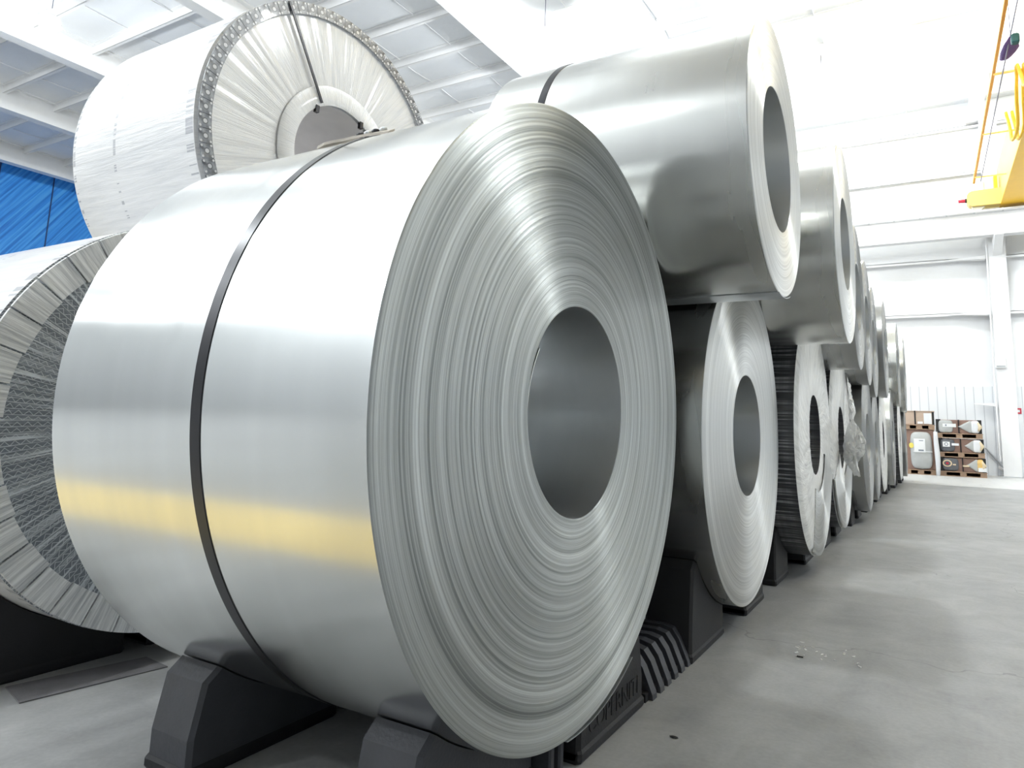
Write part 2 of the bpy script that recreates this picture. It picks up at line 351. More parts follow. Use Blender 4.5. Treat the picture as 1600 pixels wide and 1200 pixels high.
# crane runway beam with its rail
YR = 21.5
rb = empty('crane_runway_beam', (XL + 1, YR, 6.40)); struct(rb)
L = XR - XL - 2
MB().box(0, L, -.012, .012, 0, .68).box(0, L, -.16, .16, 0, .025).box(0, L, -.18, .18, .66, .70).build('beam', M['white_paint'], rb)
MB().box(0, L, -.025, .025, .70, .75).build('rail', M['black'], rb)
m = MB()
for i in range(60): m.box(.3 + i * .65, .34 + i * .65, -.10, -.05, .645, .735)
m.build('rail_clips', M['edge'], rb)['kind'] = 'stuff'
p = at(1563, 560, 1, YW - .55)
jb = empty('junction_box', (p.x, YW - .50, 2.86), 'small white electrical box on the front of the white wall column', 'electrical box')
MB().box(-.12, .12, -.09, 0, 0, .30, .012).build('enclosure', M['white_paint'], jb); MB().box(-.10, .10, -.094, -.088, .02, .07).build('lower_cover', M['edge'], jb)
tag(MB().tube([(2.56, YW - .52, .4), (2.56, YW - .52, 2.8), (2.58, YW - .52, 6.0), (2.62, YW - .52, 9.9)], .02, 8).build('conduit', M['white_paint']), 'thin vertical white conduit running up the left edge of the wall column', 'conduit')
p = at(1587, 643, 1, YW - .05)
fs = empty('wall_sign', (p.x + .06, YW - .03, p.z - .06), 'tiny red square sign with white centre on the far wall right of the column', 'sign')
MB().box(-.07, .07, -.012, 0, 0, .15).build('sign_plate', M['red'], fs); MB().box(-.035, .035, -.016, -.010, .04, .11).build('white_centre', M['paper'], fs)
a = at(1540, 700, 1, YW - .1); b = at(1573, 728, 1, YW - .1)
br = empty('pipe_brace', (b.x, YW - .1, 0.0), 'grey diagonal pipe leaning from the wall down to the column foot', 'pipe')
MB().tube([(a.x - b.x, 0, a.z), (0, 0, .12)], .025, 8).build('pipe', M['edge'], br); MB().tube([(-.18, 0, .24), (.0, 0, .12)], .045, 8).build('sleeve', M['white_paint'], br); MB().box(-.06, .06, -.06, .06, 0, .12).build('foot', M['edge'], br)
# painted aisle line on the floor
struct(MB().box(XL + 4, -.55, .06, .58, 0, .003).build('trim_2', M['floor_yellow']))

# ------------------------------------------------------------------ high-bay lamps: the visible pair and the added ones
lm = None
LBL = {0: 'glowing high-bay lamp under the roof at the upper left, before the blue wall', 1: 'glowing high-bay lamp on a wire behind the big bare upper coil'}
for i, (x, y) in enumerate(LAMPS):
    r = empty('high_bay_lamp', (x, y, 9.45), LBL.get(i, 'unseen high-bay lamp added under the roof to brighten the hall'), 'lamp', 'high-bay lamps under the roof')
    MB().tube([(0, 0, .42), (0, 0, H - 9.45)], .008, 6).build('wire', M['wire'], r)
    rings = [[(rr * math.cos(2 * PI * k / 24), rr * math.sin(2 * PI * k / 24), z) for k in range(24)] for rr, z in ((.21, .03), (.24, .05), (.20, .22), (.09, .30), (.08, .42))]
    MB().loft(rings).build('reflector', M['white_paint'], r, smooth=True, angle=40)
    rings = [[(rr * math.cos(2 * PI * k / 24), rr * math.sin(2 * PI * k / 24), z) for k in range(24)] for rr, z in ((.10, -.045), (.17, -.02), (.205, .03))]
    MB().loft(rings).build('lens', M['lamp'], r, smooth=True)
    ld = bpy.data.lights.new('bulb', 'POINT'); ld.energy = LAMP_W * {0: .4, 1: .75}.get(i, 1); ld.shadow_soft_size = .16; ld.color = (.93, .98, 1)
    lo = bpy.data.objects.new('bulb', ld); C.objects.link(lo); lo.parent = r; lo.location = (0, 0, -.22)

# ------------------------------------------------------------------ coils
WID = 1.185
def face_profile(r, R, n, amp, seed, x0=0, sgn=1):
    rg = random.Random(seed); prof = []; w1 = 0
    for i in range(n + 1):
        rr = r + (R - r) * i / n; w1 = w1 * .72 + rg.uniform(-1, 1) * amp
        e = 0 if i in (0, n) else w1
        prof.append((x0 + sgn * (e - (.0035 if i == n else 0) - (.002 if i == 0 else 0)), rr))
    return prof
def bare_coil(name, x, y, z, R, r, label, group, wid=WID, straps=(), rings=90, seg=160, amp=.0005, seed=1, body='body', face='face', tail=None, cat='steel coil'):
    t = empty(name, (x, y, z - R), label, cat, group)
    L = (0, 0, R)
    prof = [(-.0035, R), (-.006, R)] + [(-wid * k / 8, R) for k in range(1, 8)] + [(-wid + .006, R), (-wid + .0035, R)]
    MB().lathe(prof, seg).build('outer_wrap', M[body], t, L, smooth=True)
    MB().lathe(face_profile(r, R, rings, amp, seed), seg).build('end_face', M[face], t, L, smooth=True)
    MB().lathe(list(reversed(face_profile(r, R, 12, amp, seed + 1, -wid, -1))), seg).build('end_face', M[face], t, L, smooth=True)
    MB().lathe([(-wid + .002, r), (-wid * .5, r), (-.002, r)], seg).build('bore_lining', M['bore'], t, L, smooth=True)
    for sx in straps:
        MB().lathe([(sx - .018, R - .001), (sx - .018, R + .0022), (sx + .018, R + .0022), (sx + .018, R - .001)], seg).build('strap', M['strap'], t, L, smooth=True, angle=30)
    if tail:
        a0, a1, th = tail; n = 24; rings_ = []
        for i in range(n + 1):
            a = a0 + (a1 - a0) * i / n; ro = R + .001 + th * (i / n) ** .7
            rings_.append([(-wid + .01, ro * math.cos(a), ro * math.sin(a)), (.003, ro * math.cos(a), ro * math.sin(a)), (.003, (ro + .0025) * math.cos(a), (ro + .0025) * math.sin(a)), (-wid + .01, (ro + .0025) * math.cos(a), (ro + .0025) * math.sin(a))])
        MB().loft(rings_).build('loose_wrap_end', M['edge'], t, L)
    return t
# lower row
R1 = .95; G = .12
c1 = bare_coil('steel_coil', 0, 1.962, G + R1, R1, .33, 'largest bare steel coil, in the foreground, with one dark strap around it', 'bare steel coils of the lower row', straps=(-.54,), rings=210, seg=360, amp=.00042, seed=7, tail=(-PI / 2 - .05, -PI / 2 + .49, .013))
# inner wrap end inside the bore of the front coil
n = 30; rr_ = []
for i in range(n + 1):
    a = PI * .82 + .55 * i / n; ro = .3285 - .010 * (1 - i / n)
    rr_.append([(-WID + .02, ro * math.cos(a), ro * math.sin(a)), (-.004, ro * math.cos(a), ro * math.sin(a)), (-.004, (ro - .003) * math.cos(a), (ro - .003) * math.sin(a)), (-WID + .02, (ro - .003) * math.cos(a), (ro - .003) * math.sin(a))])
MB().loft(rr_).build('inner_wrap_end', M['body'], c1, (0, 0, R1))
bare_coil('steel_coil', .0913, 3.867, G + .878, .878, .325, 'bare steel coil on the floor directly behind the largest coil, its round bore open', 'bare steel coils of the lower row', rings=150, seg=240, amp=.00042, seed=21, body='body_warm', face='face_bright')
# wrapped coils
def wrapped_coil(name, x, y, z, R, r, label, group, wid=WID, style='film', seg=160):
    t = empty(name, (x, y, z - R), label, 'wrapped coil', group); L = (0, 0, R)
    fm, bm = {'film': (M['film_face'], M['film_body']), 'corrugated': (M['corrugated'], M['film_body']), 'white': (M['white_wrap'], M['ribbed'])}[style]
    rg = random.Random(hash(style) % 7 + int(y * 10)); prof = [(-.02, R), (-.05, R - .001), (-wid * .3, R), (-wid * .6, R), (-wid + .05, R), (-wid + .02, R - .004)]
    MB().lathe(prof, seg).build('outer_film', bm, t, L, smooth=True)
    # the end: pulled film with real radial folds
    nr = 14; vs = []; fs = []; ns = seg * 2; fold = [rg.uniform(-1, 1) for _ in range(ns)]
    for k in range(3): fold = [(fold[i - 1] + 2 * fold[i] + fold[(i + 1) % ns]) / 4 for i in range(ns)]
    amp = .004 if style != 'white' else .006
    for i in range(nr + 1):
        rr = r + (R - r) * i / nr; e = math.sin(PI * min(1, i / nr)) ** .5 if 0 < i < nr else .0
        for k in range(ns):
            a = 2 * PI * k / ns; vs.append((-.02 * (i == nr) - .01 * (i == 0) + amp * e * (fold[k] + .3) , rr * math.cos(a), rr * math.sin(a)))
    for i in range(nr):
        for k in range(ns): fs.append((i * ns + k, i * ns + (k + 1) % ns, (i + 1) * ns + (k + 1) % ns, (i + 1) * ns + k))
    MB().add(vs, fs).build('end_film', fm, t, L, smooth=True)
    MB().lathe([(-wid + .02, R - .004), (-wid, R - .03), (-wid, r + .02), (-wid + .01, r)], seg).build('rear_film', fm, t, L, smooth=True)
    MB().lathe([(-wid + .01, r), (-wid * .5, r), (-.01, r)], seg).build('bore_lining', M['core'] if style != 'white' else M['ribbed'], t, L, smooth=True)
    return t
wl = wrapped_coil('wrapped_steel_coil', -1.846, 1.904, .13 + .856, .856, .30, 'film-wrapped coil low at the left edge with a grey fluted end', 'wrapped coils of the back row', style='corrugated')
# pale band segments round its rim, split where they meet
NB = 40
for i in range(NB):
    a0 = 2 * PI * (i + .03) / NB; a1 = 2 * PI * (i + .97) / NB; ri, ro = .742, .852; n = 6; m = MB()
    dr = .012 * ((i * 7) % 5) / 5
    ring = []
    for k in range(n + 1):
        a = a0 + (a1 - a0) * k / n; ring.append([(.012, (ri - dr) * math.cos(a), (ri - dr) * math.sin(a)), (.012, ro * math.cos(a), ro * math.sin(a)), (.004, (ro + .002) * math.cos(a), (ro + .002) * math.sin(a)), (.002, (ri - dr) * math.cos(a), (ri - dr) * math.sin(a))])
    m.loft(ring).build('edge_band', M['outer_band'], wl, (0, 0, .856))
WR = .926
wu = wrapped_coil('wrapped_steel_coil', -2.061, 2.801, 2.524, WR, .345, 'large white film-wrapped coil on top at the upper left, rim of perforated dark plates', 'wrapped coils of the back row', wid=1.14, style='film', seg=200)
NP = 76; s = .035
m = MB(); prt = [(-s, -s * .98), (-s * .9, -s), (s * .9, -s), (s, -s * .9), (s, s * .9), (s * .9, s), (-s * .9, s), (-s, s * .9)]
m.prism(prt, 0, .004); proto = m.build('edge_protector', M['protector'], wu)
for i in range(NP):
    o = proto if i == 0 else proto.copy()
    if i: C.objects.link(o); o.parent = wu
    a = 2 * PI * i / NP + .02; rr = WR - .038
    o.location = (.012, rr * math.cos(a), WR + rr * math.sin(a)); o.rotation_euler = (a, 0, 0)
MB().lathe([(.013, .345), (.016, .36), (.016, .455), (.010, .46)], 160).build('bore_ring', film_face('inner_ring_film'), wu, (0, 0, WR), smooth=True)
a = PI / 2 + .54
MB().loft([[(.020, (r_ * math.cos(a) - w_ * math.sin(a)), (r_ * math.sin(a) + w_ * math.cos(a))) for w_ in (-.008, .008)] + [(.026, (r_ * math.cos(a) - w_ * math.sin(a)), (r_ * math.sin(a) + w_ * math.cos(a))) for w_ in (.008, -.008)] for r_ in (.36, .6, .8, .918)]).build('radial_strap', M['strap'], wu, (0, 0, WR))
for aa in (PI / 2 + .66, PI / 2 - .42, PI / 2 - .62):
    MB().box(-.01, .012, -.012, .012, -.03, .012).build('strap_end', M['strap'], wu, (.01, .345 * math.cos(aa), WR + .345 * math.sin(aa)))
wrapped_coil('wrapped_steel_coil', -1.85, 3.70, .13 + .86, .86, .30, 'film-wrapped coil hidden behind the largest bare coil, under the upper wrapped one', 'wrapped coils of the back row', style='corrugated')

lw = wrapped_coil('wrapped_steel_coil', .205, 5.65, G + .885, .885, .30, 'third coil of the lower row, white crinkled wrap over its end', 'wrapped coils of the front row', style='white')
# the white wrap stops short at the lower part of the end: bare steel shows there
def bare_sector(parent, R, r, a0, a1, x=.010, seed=3):
    prof = [(x + random.Random(seed + i).uniform(-.0004, .0004), r + (R - .004 - r) * i / 60) for i in range(61)]
    m = MB().lathe(prof + [(x - .012, R - .001)], 70, a0, a1)
    for a in (a0, a1): m.add([(xx, rr * math.cos(a), rr * math.sin(a)) for xx, rr in ((x, r), (x, R - .004), (x - .014, R - .004), (x - .014, r))], [(0, 1, 2, 3)])
    return m.build('bare_end_face', M['face_bright'], parent, (0, 0, R), smooth=True)
bare_sector(lw, .885, .42, -PI * .62, -PI * .12)
lt = wrapped_coil('wrapped_steel_coil', .209, 7.416, G + .859, .859, .30, 'fourth coil of the lower row, torn white wrap hanging from its end', 'wrapped coils of the front row', style='white')
bare_sector(lt, .859, .36, -PI * .86, -PI * .14)
# torn crumpled film hanging out of its end
def crumple(name, outline_px, planes, parent, origin, mat, seed, N=16):
    rg = random.Random(seed); P = [at(px, py, 1, yy) for (px, py), yy in zip(outline_px, planes)]
    cx = sum(P, Vector()) / len(P); m = MB(); vs = [cx + Vector((.02, -.06, 0))]; fs = []; n = len(P); K = 7
    per = []
    for i in range(n):
        for j in range(4): per.append(P[i].lerp(P[(i + 1) % n], j / 4) + Vector((rg.uniform(-.006, .006), 0, rg.uniform(-.01, .01))))
    for k in range(1, K + 1):
        f = k / K
        for q in per:
            v = cx.lerp(q, f) + Vector((rg.uniform(-.010, .010), rg.uniform(-.014, .014), rg.uniform(-.008, .008))) * (1 if k < K else .3) + Vector((0, -.06 * (1 - f), 0)); vs.append(v)
    n2 = len(per)
    for i in range(n2):
        fs.append((0, 1 + i, 1 + (i + 1) % n2))
        for k in range(K - 1): fs.append((1 + k * n2 + i, 1 + k * n2 + (i + 1) % n2, 1 + (k + 1) * n2 + (i + 1) % n2, 1 + (k + 1) * n2 + i))
    vs = [v - origin for v in vs]; o = m.add(vs, fs).build(name, mat, parent, smooth=False)
    sd = o.modifiers.new('thick', 'SOLIDIFY'); sd.thickness = .003
    return o
org = Vector((.209, 7.416, G))
t = NT('crumpled_film'); nn = t.noise(scale=22, detail=5, dist=.6); t.set(Base_Color=t.ramp(nn, [(.35, (.88, .88, .87)), (.6, (.96, .96, .95))]), Roughness=.45, Coat_Weight=.2); t.bump(nn, .5, .01); M['crumple'] = t.m
crumple('torn_film', [(1325, 665), (1332, 655), (1345, 672), (1353, 690), (1350, 712), (1340, 722), (1345, 745), (1334, 742), (1326, 728), (1318, 720), (1318, 690)], [7.05, 7.0, 7.0, 6.95, 6.95, 7.0, 6.95, 7.0, 7.05, 7.15, 7.15], lt, org, M['crumple'], 5)
crumple('torn_film', [(1324, 590), (1329, 602), (1332, 620), (1338, 645), (1332, 660), (1327, 655), (1326, 620)], [7.7, 7.7, 7.7, 7.65, 7.6, 7.6, 7.7], lt, org, M['crumple'], 8)

FR = 'front row'
low = [(.321, 9.158, .841, 'fifth coil of the lower row, bare steel, past the torn wrap'), (.310, 10.79, .775, 'sixth coil of the lower row, bare grey steel, before the white wrapped rim')]
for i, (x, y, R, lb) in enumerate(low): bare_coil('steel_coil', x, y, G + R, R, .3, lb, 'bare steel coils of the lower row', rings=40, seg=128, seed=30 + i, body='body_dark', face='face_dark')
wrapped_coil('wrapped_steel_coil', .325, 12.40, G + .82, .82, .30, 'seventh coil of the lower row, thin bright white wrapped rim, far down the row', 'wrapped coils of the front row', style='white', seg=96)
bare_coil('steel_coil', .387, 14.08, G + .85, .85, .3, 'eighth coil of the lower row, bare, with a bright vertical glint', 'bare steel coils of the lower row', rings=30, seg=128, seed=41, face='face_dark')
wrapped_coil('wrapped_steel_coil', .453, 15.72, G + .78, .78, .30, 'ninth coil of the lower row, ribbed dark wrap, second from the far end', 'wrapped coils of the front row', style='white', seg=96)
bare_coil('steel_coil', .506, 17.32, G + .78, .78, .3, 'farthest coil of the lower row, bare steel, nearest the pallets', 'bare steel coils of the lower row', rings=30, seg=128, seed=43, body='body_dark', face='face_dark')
# upper row
UG = 'bare steel coils of the upper row'
bare_coil('steel_coil', .431, 3.017, 2.211, .606, .3185, 'big bare coil on top of the first two coils, dark strap at its left', UG, straps=(-.895,), rings=110, seg=256, seed=51, body='body_warm', face='face_bright', amp=.0003, tail=(-PI / 2 - .1, -PI / 2 + .35, .006))
up = [(.540, 4.747, 2.245, .649, 'second coil of the upper row, bare, with a bright rim and dull lower half'),
      (.465, 6.574, 2.218, .641, 'third coil of the upper row, bare steel seen nearly edge-on'),
      (.419, 8.318, 2.24, .691, 'fourth coil of the upper row, dark thin edge against the white wall'),
      (.376, 10.09, 2.236, .738, 'fifth coil of the upper row, narrow pale rim against the wall'),
      (.440, 11.62, 2.30, .74, 'sixth coil of the upper row, last before the gap in the row'),
      (.502, 14.92, 2.36, .81, 'seventh coil of the upper row, broad pale body beyond the gap'),
      (.568, 16.60, 2.28, .80, 'farthest coil of the upper row, edge standing against the white wall')]
for i, (x, y, z, R, lb) in enumerate(up):
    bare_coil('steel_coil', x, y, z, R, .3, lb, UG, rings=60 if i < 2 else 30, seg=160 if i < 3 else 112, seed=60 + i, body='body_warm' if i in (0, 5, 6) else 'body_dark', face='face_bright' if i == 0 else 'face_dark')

# ------------------------------------------------------------------ rubber chocks under the lower coils
CK = 'rubber chocks under the coils'
def chock(x0, x1, cy, R, u0, u1, s, label, gap=G, text=None, mat='rubber', n=10):
    """wedge on side s (-1 near, +1 far) of the coil whose axis is at cy; its slope follows the underside of the coil"""
    cz = R + gap
    def und(u): return cz - math.sqrt(max(R * R - u * u, 0)) - .004
    prof = [(u0, 0), (u0, und(u0))] + [(u0 + (u1 - .03 - u0) * i / n, und(u0 + (u1 - .03 - u0) * i / n)) for i in range(1, n + 1)]
    top = prof[-1][1]; prof += [(u1 + .015, top - .035), (u1 + .045, .11), (u1 + .045, 0)]
    t = empty('coil_chock', ((x0 + x1) / 2, cy + s * (u0 + u1) / 2, 0), label, 'coil chock', CK); cm = (u0 + u1) / 2; hw = (x1 - x0) / 2
    pr = [(s * (u - cm), z) for u, z in prof]
    if s > 0: pr.reverse()
    m = MB(); cyy = sum(p[0] for p in pr) / len(pr); czz = sum(p[1] for p in pr) / len(pr)
    def sh(k): return [(cyy + (p[0] - cyy) * (1 - k), (czz + (p[1] - czz) * (1 - k)) if p[1] > .001 else 0.0) for p in pr]
    m.loft([[(-hw, *p) for p in sh(.05)], [(-hw + .012, *p) for p in pr], [(hw - .012, *p) for p in pr], [(hw, *p) for p in sh(.05)]])
    m.build('wedge', M[mat], t)
    m = MB().box(-hw - .006, hw + .006, min(s * (u0 - cm), s * (u1 + .052 - cm)), max(s * (u0 - cm), s * (u1 + .052 - cm)), 0, .04, .01); m.build('base_skirt', M['rubber'], t)
    if text:
        cu = bpy.data.curves.new('embossed_lettering', 'FONT'); cu.body = text; cu.size = .085; cu.extrude = .003; cu.align_x = 'CENTER'
        o = bpy.data.objects.new('embossed_lettering', cu); C.objects.link(o)
        me = bpy.data.meshes.new_from_object(o); C.objects.unlink(o); bpy.data.objects.remove(o)
        me.materials.clear(); me.materials.append(M['rubber']); o = bpy.data.objects.new('embossed_lettering', me); C.objects.link(o); o.parent = t
        o.matrix_local = Matrix(((0, 0, 1, hw), (1, 0, 0, .03), (0, 1, 0, .065), (0, 0, 0, 1)))
    return t
chock(-1.08, -.89, 1.962, R1, .06, .58, -1, 'worn grey-topped rubber chock at the bottom left, under the rear end of the largest coil', mat='rubber_worn')
chock(-1.08, -.89, 1.962, R1, .06, .58, 1, 'black rubber chock hidden behind the rear end of the largest coil')
chock(-.29, -.10, 1.962, R1, .06, .58, -1, 'worn rubber chock at the bottom centre, under the front end of the largest coil', mat='rubber_worn')
chock(-.21, -.02, 1.962, R1, .08, .575, 1, 'black rubber chock with embossed lettering below the largest coil, on the aisle side', text='COPERNITI')
chock(-.22, .0, 3.867, .878, .20, .70, -1, 'black rubber chock between the largest coil and the second coil, on the aisle side')
chock(-.19, .02, 3.867, .878, .20, .62, 1, 'black rubber chock on the far side of the second coil')
chock(-.19, .02, 5.65, .885, .25, .66, -1, 'black rubber chock on the near side of the white wrapped third coil')
chock(-.14, .07, 5.65, .885, .20, .62, 1, 'black rubber chock on the far side of the white wrapped third coil')
for cy, R, xx, nm in ((7.416, .859, .10, 'fourth'), (9.158, .841, .16, 'fifth'), (10.79, .775, .2, 'sixth'), (12.4, .82, .22, 'seventh'), (14.08, .85, .28, 'eighth'), (15.72, .78, .34, 'ninth'), (17.32, .78, .4, 'farthest')):
    chock(xx - .22, xx, cy, R, .20, .58, -1, 'small black rubber chock at the near foot of the %s lower coil' % nm)
    chock(xx - .22, xx, cy, R, .20, .58, 1, 'small black rubber chock at the far foot of the %s lower coil' % nm)
chock(-2.5, -2.1, 1.904, .856, .05, .62, -1, 'big black chock in deep shade under the wrapped coil at the left edge', gap=.13)
chock(-2.5, -2.1, 1.904, .856, .05, .62, 1, 'big black chock behind the shaded one under the left wrapped coil', gap=.13)
chock(-2.5, -2.1, 3.70, .86, .15, .62, -1, 'black chock under the hidden wrapped coil, near side', gap=.13)
chock(-2.5, -2.1, 3.70, .86, .15, .62, 1, 'black chock under the hidden wrapped coil, far side', gap=.13)
# ribbed rubber link between the chocks
lk = empty('ribbed_rubber_link', (0, 2.88, 0), 'ribbed black rubber link on the floor between two chocks beside the largest coil', 'rubber link')
MB().box(-.34, -.02, -.27, .27, 0, .03).build('link_base', M['rubber'], lk)
y = -.235
for i in range(6):
    prof = [(-.34, 0), (-.34, .15), (-.12, .158), (-.075, .148), (-.045, .11), (-.005, .02), (-.003, 0)]
    rings = [[(px_, y + dy, pz) for px_, pz in prof] for dy in (0, .045)]
    MB().loft(rings).build('rib', M['rubber_worn'], lk); y += .088
lk2 = empty('ribbed_rubber_link', (-.22, 1.962, 0), 'small ribbed rubber link under the middle of the largest coil', 'rubber link')
for i in range(2): MB().box(-.1, .17, -.05 + i * .06, -.02 + i * .06, 0, .09, .006).build('rib', M['rubber_worn'], lk2)

# board and seal on top of the front coil
a = at(508, 230, 1, 1.62); b = at(613, 204, 1, 1.62)
bd = empty('wooden_shim', ((a.x + b.x) / 2, 1.62, 1.07 + math.sqrt(.95 ** 2 - .342 ** 2) + .004), 'thin strip of pale wood lying on top of the largest coil over its strap', 'wooden strip')
hl = (b.x - a.x) / 2
rg = random.Random(2); m = MB(); rings = []
for i in range(9):
    f = i / 8; x = -hl + 2 * hl * f; hw = .035 * (1 - .55 * f) * (0.7 + .3 * math.sin(PI * min(1, f * 3))) ; th = .008; zz = (.0 + .010 * math.sin(3 * f) )
    rings.append([(x, -hw - .01, zz - .008), (x, hw, zz + .016), (x, hw, zz + .016 + th), (x, -hw - .01, zz + th - .006)])
m.loft(rings).build('board', M['wood'], bd)
for i in range(4): MB().sphere((-.0 + i * .035, .012, .032), .012, 8, (1.4, 1, .8)).build('strap_seal', M['strap' if i % 2 == 0 else 'edge'], bd)

# floor pad at the left
pts = [at(8, 1075, 2, 0), at(30, 1100, 2, 0), at(262, 1043, 2, 0), at(228, 1028, 2, 0)]
m = MB(); m.add([(p.x, p.y, 0.001) for p in pts] + [(p.x, p.y, .005) for p in pts], [(3, 2, 1, 0), (4, 5, 6, 7), (0, 1, 5, 4), (1, 2, 6, 5), (2, 3, 7, 6), (3, 0, 4, 7)])
tag(m.build('floor_pad', M['pad']), 'thin grey stained strip of matting flat on the floor at the lower left', 'mat')
# flakes and crumbs on the floor
rg = random.Random(11)
for i in range(26):
    px_, py_ = 1236 + 108 * rg.random(), 1008 + 28 * rg.random(); px_ += 0; p = at(px_, py_ + (px_ - 1290) * .12, 2, 0); s = .004 + .006 * rg.random(); an = rg.random() * 3
    c_, s_ = math.cos(an), math.sin(an)
    q = [(s * 1.6, 0), (.2 * s, .6 * s), (-s * 1.4, .3 * s), (-.5 * s, -.6 * s)]
    q = [(u * c_ - v * s_, u * s_ + v * c_) for u, v in q]
    tag(MB().loft([[(u, v, 0.0005) for u, v in q], [(u, v, .0025) for u, v in q]]).build('paint_flake', M['flake'], None, (p.x, p.y, 0)), 'tiny white flake on the grey aisle floor right of the second coil', 'flake', 'white flakes scattered on the aisle floor')
p = at(1250, 1027, 2, 0); tag(MB().box(-.014, .014, -.004, .004, .0005, .005).build('wood_splinter', M['black'], None, (p.x, p.y, 0)), 'short dark splinter on the floor beside the white flakes', 'splinter')
p = at(1053, 1153, 2, 0); tag(MB().sphere((0, 0, .003), .012, 8, (1.3, .6, .25)).build('dirt_crumb', M['black'], None, (p.x, p.y, .0)), 'small dark crumb on the floor right of the lettered chock', 'crumb')

# ------------------------------------------------------------------ crane
cr = empty('overhead_crane', (3.15, YR, 7.15), 'yellow overhead bridge crane at the upper right running on the wall rail', 'crane')
def cb(m, *a, **k): return m.build(*a, **k)
GX0, GX1 = -.20, .36
m = MB().box(GX0, GX1, -30, .55, .08, 1.25); cb(m, 'bridge_girder', M['yellow_lit'], cr)
cb(MB().box(GX0 - .03, GX1 + .03, -30, .40, .05, .08), 'bottom_flange', M['yellow'], cr)
m = MB(); prof = []
ex = MB().loft([[(x, yy, z) for yy, z in ((-.17, .30 - hh), (.17, .30 - hh), (.17, .30 + hh), (-.17, .30 + hh))] for x, hh in ((-.98, .10), (-.94, .17), (-.86, .21), (-.3, .22), (1.6, .22))])
et = ex.build('end_truck', M['yellow_lit'], cr)
MB().tube([(-1.18, 0, .30), (-1.02, 0, .30)], [.045, .05], 12).build('bumper', M['red'], et); MB().tube([(-1.02, 0, .30), (-.97, 0, .30)], .06, 12).build('bumper_socket', M['black'], et)
for wx in (-.72, 1.3): MB().lathe([(-.05, .001), (-.05, .16), (.05, .16), (.05, .001)], 24).build('wheel', M['edge'], et, (0, 0, 0)).location = (wx, 0, .14)
for o in [c for c in et.children if c.name.startswith('wheel')]: o.rotation_euler = (0, 0, PI / 2)
cb(MB().box(-.34, -.26, -.12, .12, .1, .9), 'end_bracket', M['yellow'], cr)
# walkway rail, festoon track and cables beside the girder (away to the -x side)
tr = MB().box(-.88, -.83, -30, -1.0, .44, .52); cb(tr, 'festoon_track', M['orange'], cr)
m = MB()
for k in range(9): m.box(-.86, -.18, -1.6 - k * 2.9, -1.57 - k * 2.9, .40, .43)
cb(m, 'track_brackets', M['yellow_lit'], cr)['kind'] = 'stuff'
cb(MB().tube([(-.80, -2.4, .04), (-.80, -30, .10)], .010, 6), 'pull_wire', M['wire'], cr)
for i, y0 in enumerate((-5.5, -7.6, -9.7, -11.8)):
    for dx in (0, .10):
        pts = [(-.52 + dx + .02 * math.sin(k), y0 - 2.1 * k / 12, .42 - (.95 - .15 * (i % 2)) * math.sin(PI * k / 12) ** .8) for k in range(13)]
        cb(MB().tube(pts, .03, 8), 'festoon_cable', M['yellow'], cr)
# bundle hung from the pull wire
p0 = at(1579, 58, 0, 2.35); p1 = at(1570, 92, 0, 2.36)
hb = empty('hanging_bundle', (p0.x, p0.y, p1.z), 'dark purple and green bundle hanging from a thin wire beside the yellow crane', 'bundle')
hh = p0.z - p1.z; rg = random.Random(3); rings = []
for i in range(9):
    f = i / 8; rr = .02 + .085 * math.sin(PI * min(1, .15 + f * .8)) ; cx = .04 * math.sin(f * 3)
    rings.append([(cx + rr * math.cos(2 * PI * k / 9) * (1 + .2 * rg.random()), (p1.y - p0.y) * (1 - f) + rr * math.sin(2 * PI * k / 9), hh * f) for k in range(9)])
MB().loft(rings).build('cloth', M['purple'], hb, smooth=True); MB().box(.0, .11, -.06, .06, hh - .12, hh + .03, .02).build('block', M['teal'], hb)
MB().tube([(0, 0, hh), (0.0, .0, hh + .6), (0, 0, H - p1.z)], .006, 6).build('cord', M['wire'], hb)

# ------------------------------------------------------------------ pallets and crates before the far wall
YP = 20.9
PG = 'wooden pallets by the far wall'
def pallet(x0, x1, z, label, dep=.9):
    wd = x1 - x0; t = empty('wooden_pallet', ((x0 + x1) / 2, YP, z), label, 'pallet', PG); h = wd / 2
    for k in range(3):
        yy = -.02 + k * (dep - .10) / 2; MB().box(-h, h, yy, yy + .10, 0, .018).build('bottom_board', M['pallet'], t)
    for k in range(3):
        xx = -h + k * (wd - .14) / 2; MB().box(xx, xx + .14, 0, dep - .06, .018, .105).build('stringer', M['pallet'], t)
    for k in range(5):
        yy = -.02 + k * (dep - .12) / 4; MB().box(-h - .01, h + .01, yy, yy + .12, .105, .125).build('deck_board', M['pallet'], t)
    MB().box(-h, h, dep - .06, dep - .03, .018, .105).build('added_back_board', M['pallet'], t)  # rear board added to keep the pallet openings dark
    return t
def bulge(x0, x1, z0, z1, d, shape='round', y=0):
    """pouch bulging out of a crate front towards -y"""
    n = 24; rings = []
    for f, g in ((1, 0), (1, .35), (.95, .7), (.8, .93), (.5, 1), (.05, 1.02)):
        r = []
        for k in range(n):
            a = 2 * PI * k / n; cx_, sz = math.cos(a), math.sin(a)
            e = .45 if shape == 'round' else .8
            ux = math.copysign(abs(cx_) ** e, cx_); uz = math.copysign(abs(sz) ** e, sz)
            if shape == 'cone' and ux < 0: uz *= 1 - .96 * abs(ux); ux = ux * 1.25
            r.append(((x0 + x1) / 2 + (x1 - x0) / 2 * ux * f, y - d * g, (z0 + z1) / 2 + (z1 - z0) / 2 * uz * f))
        rings.append(r)
    return MB().loft(rings)
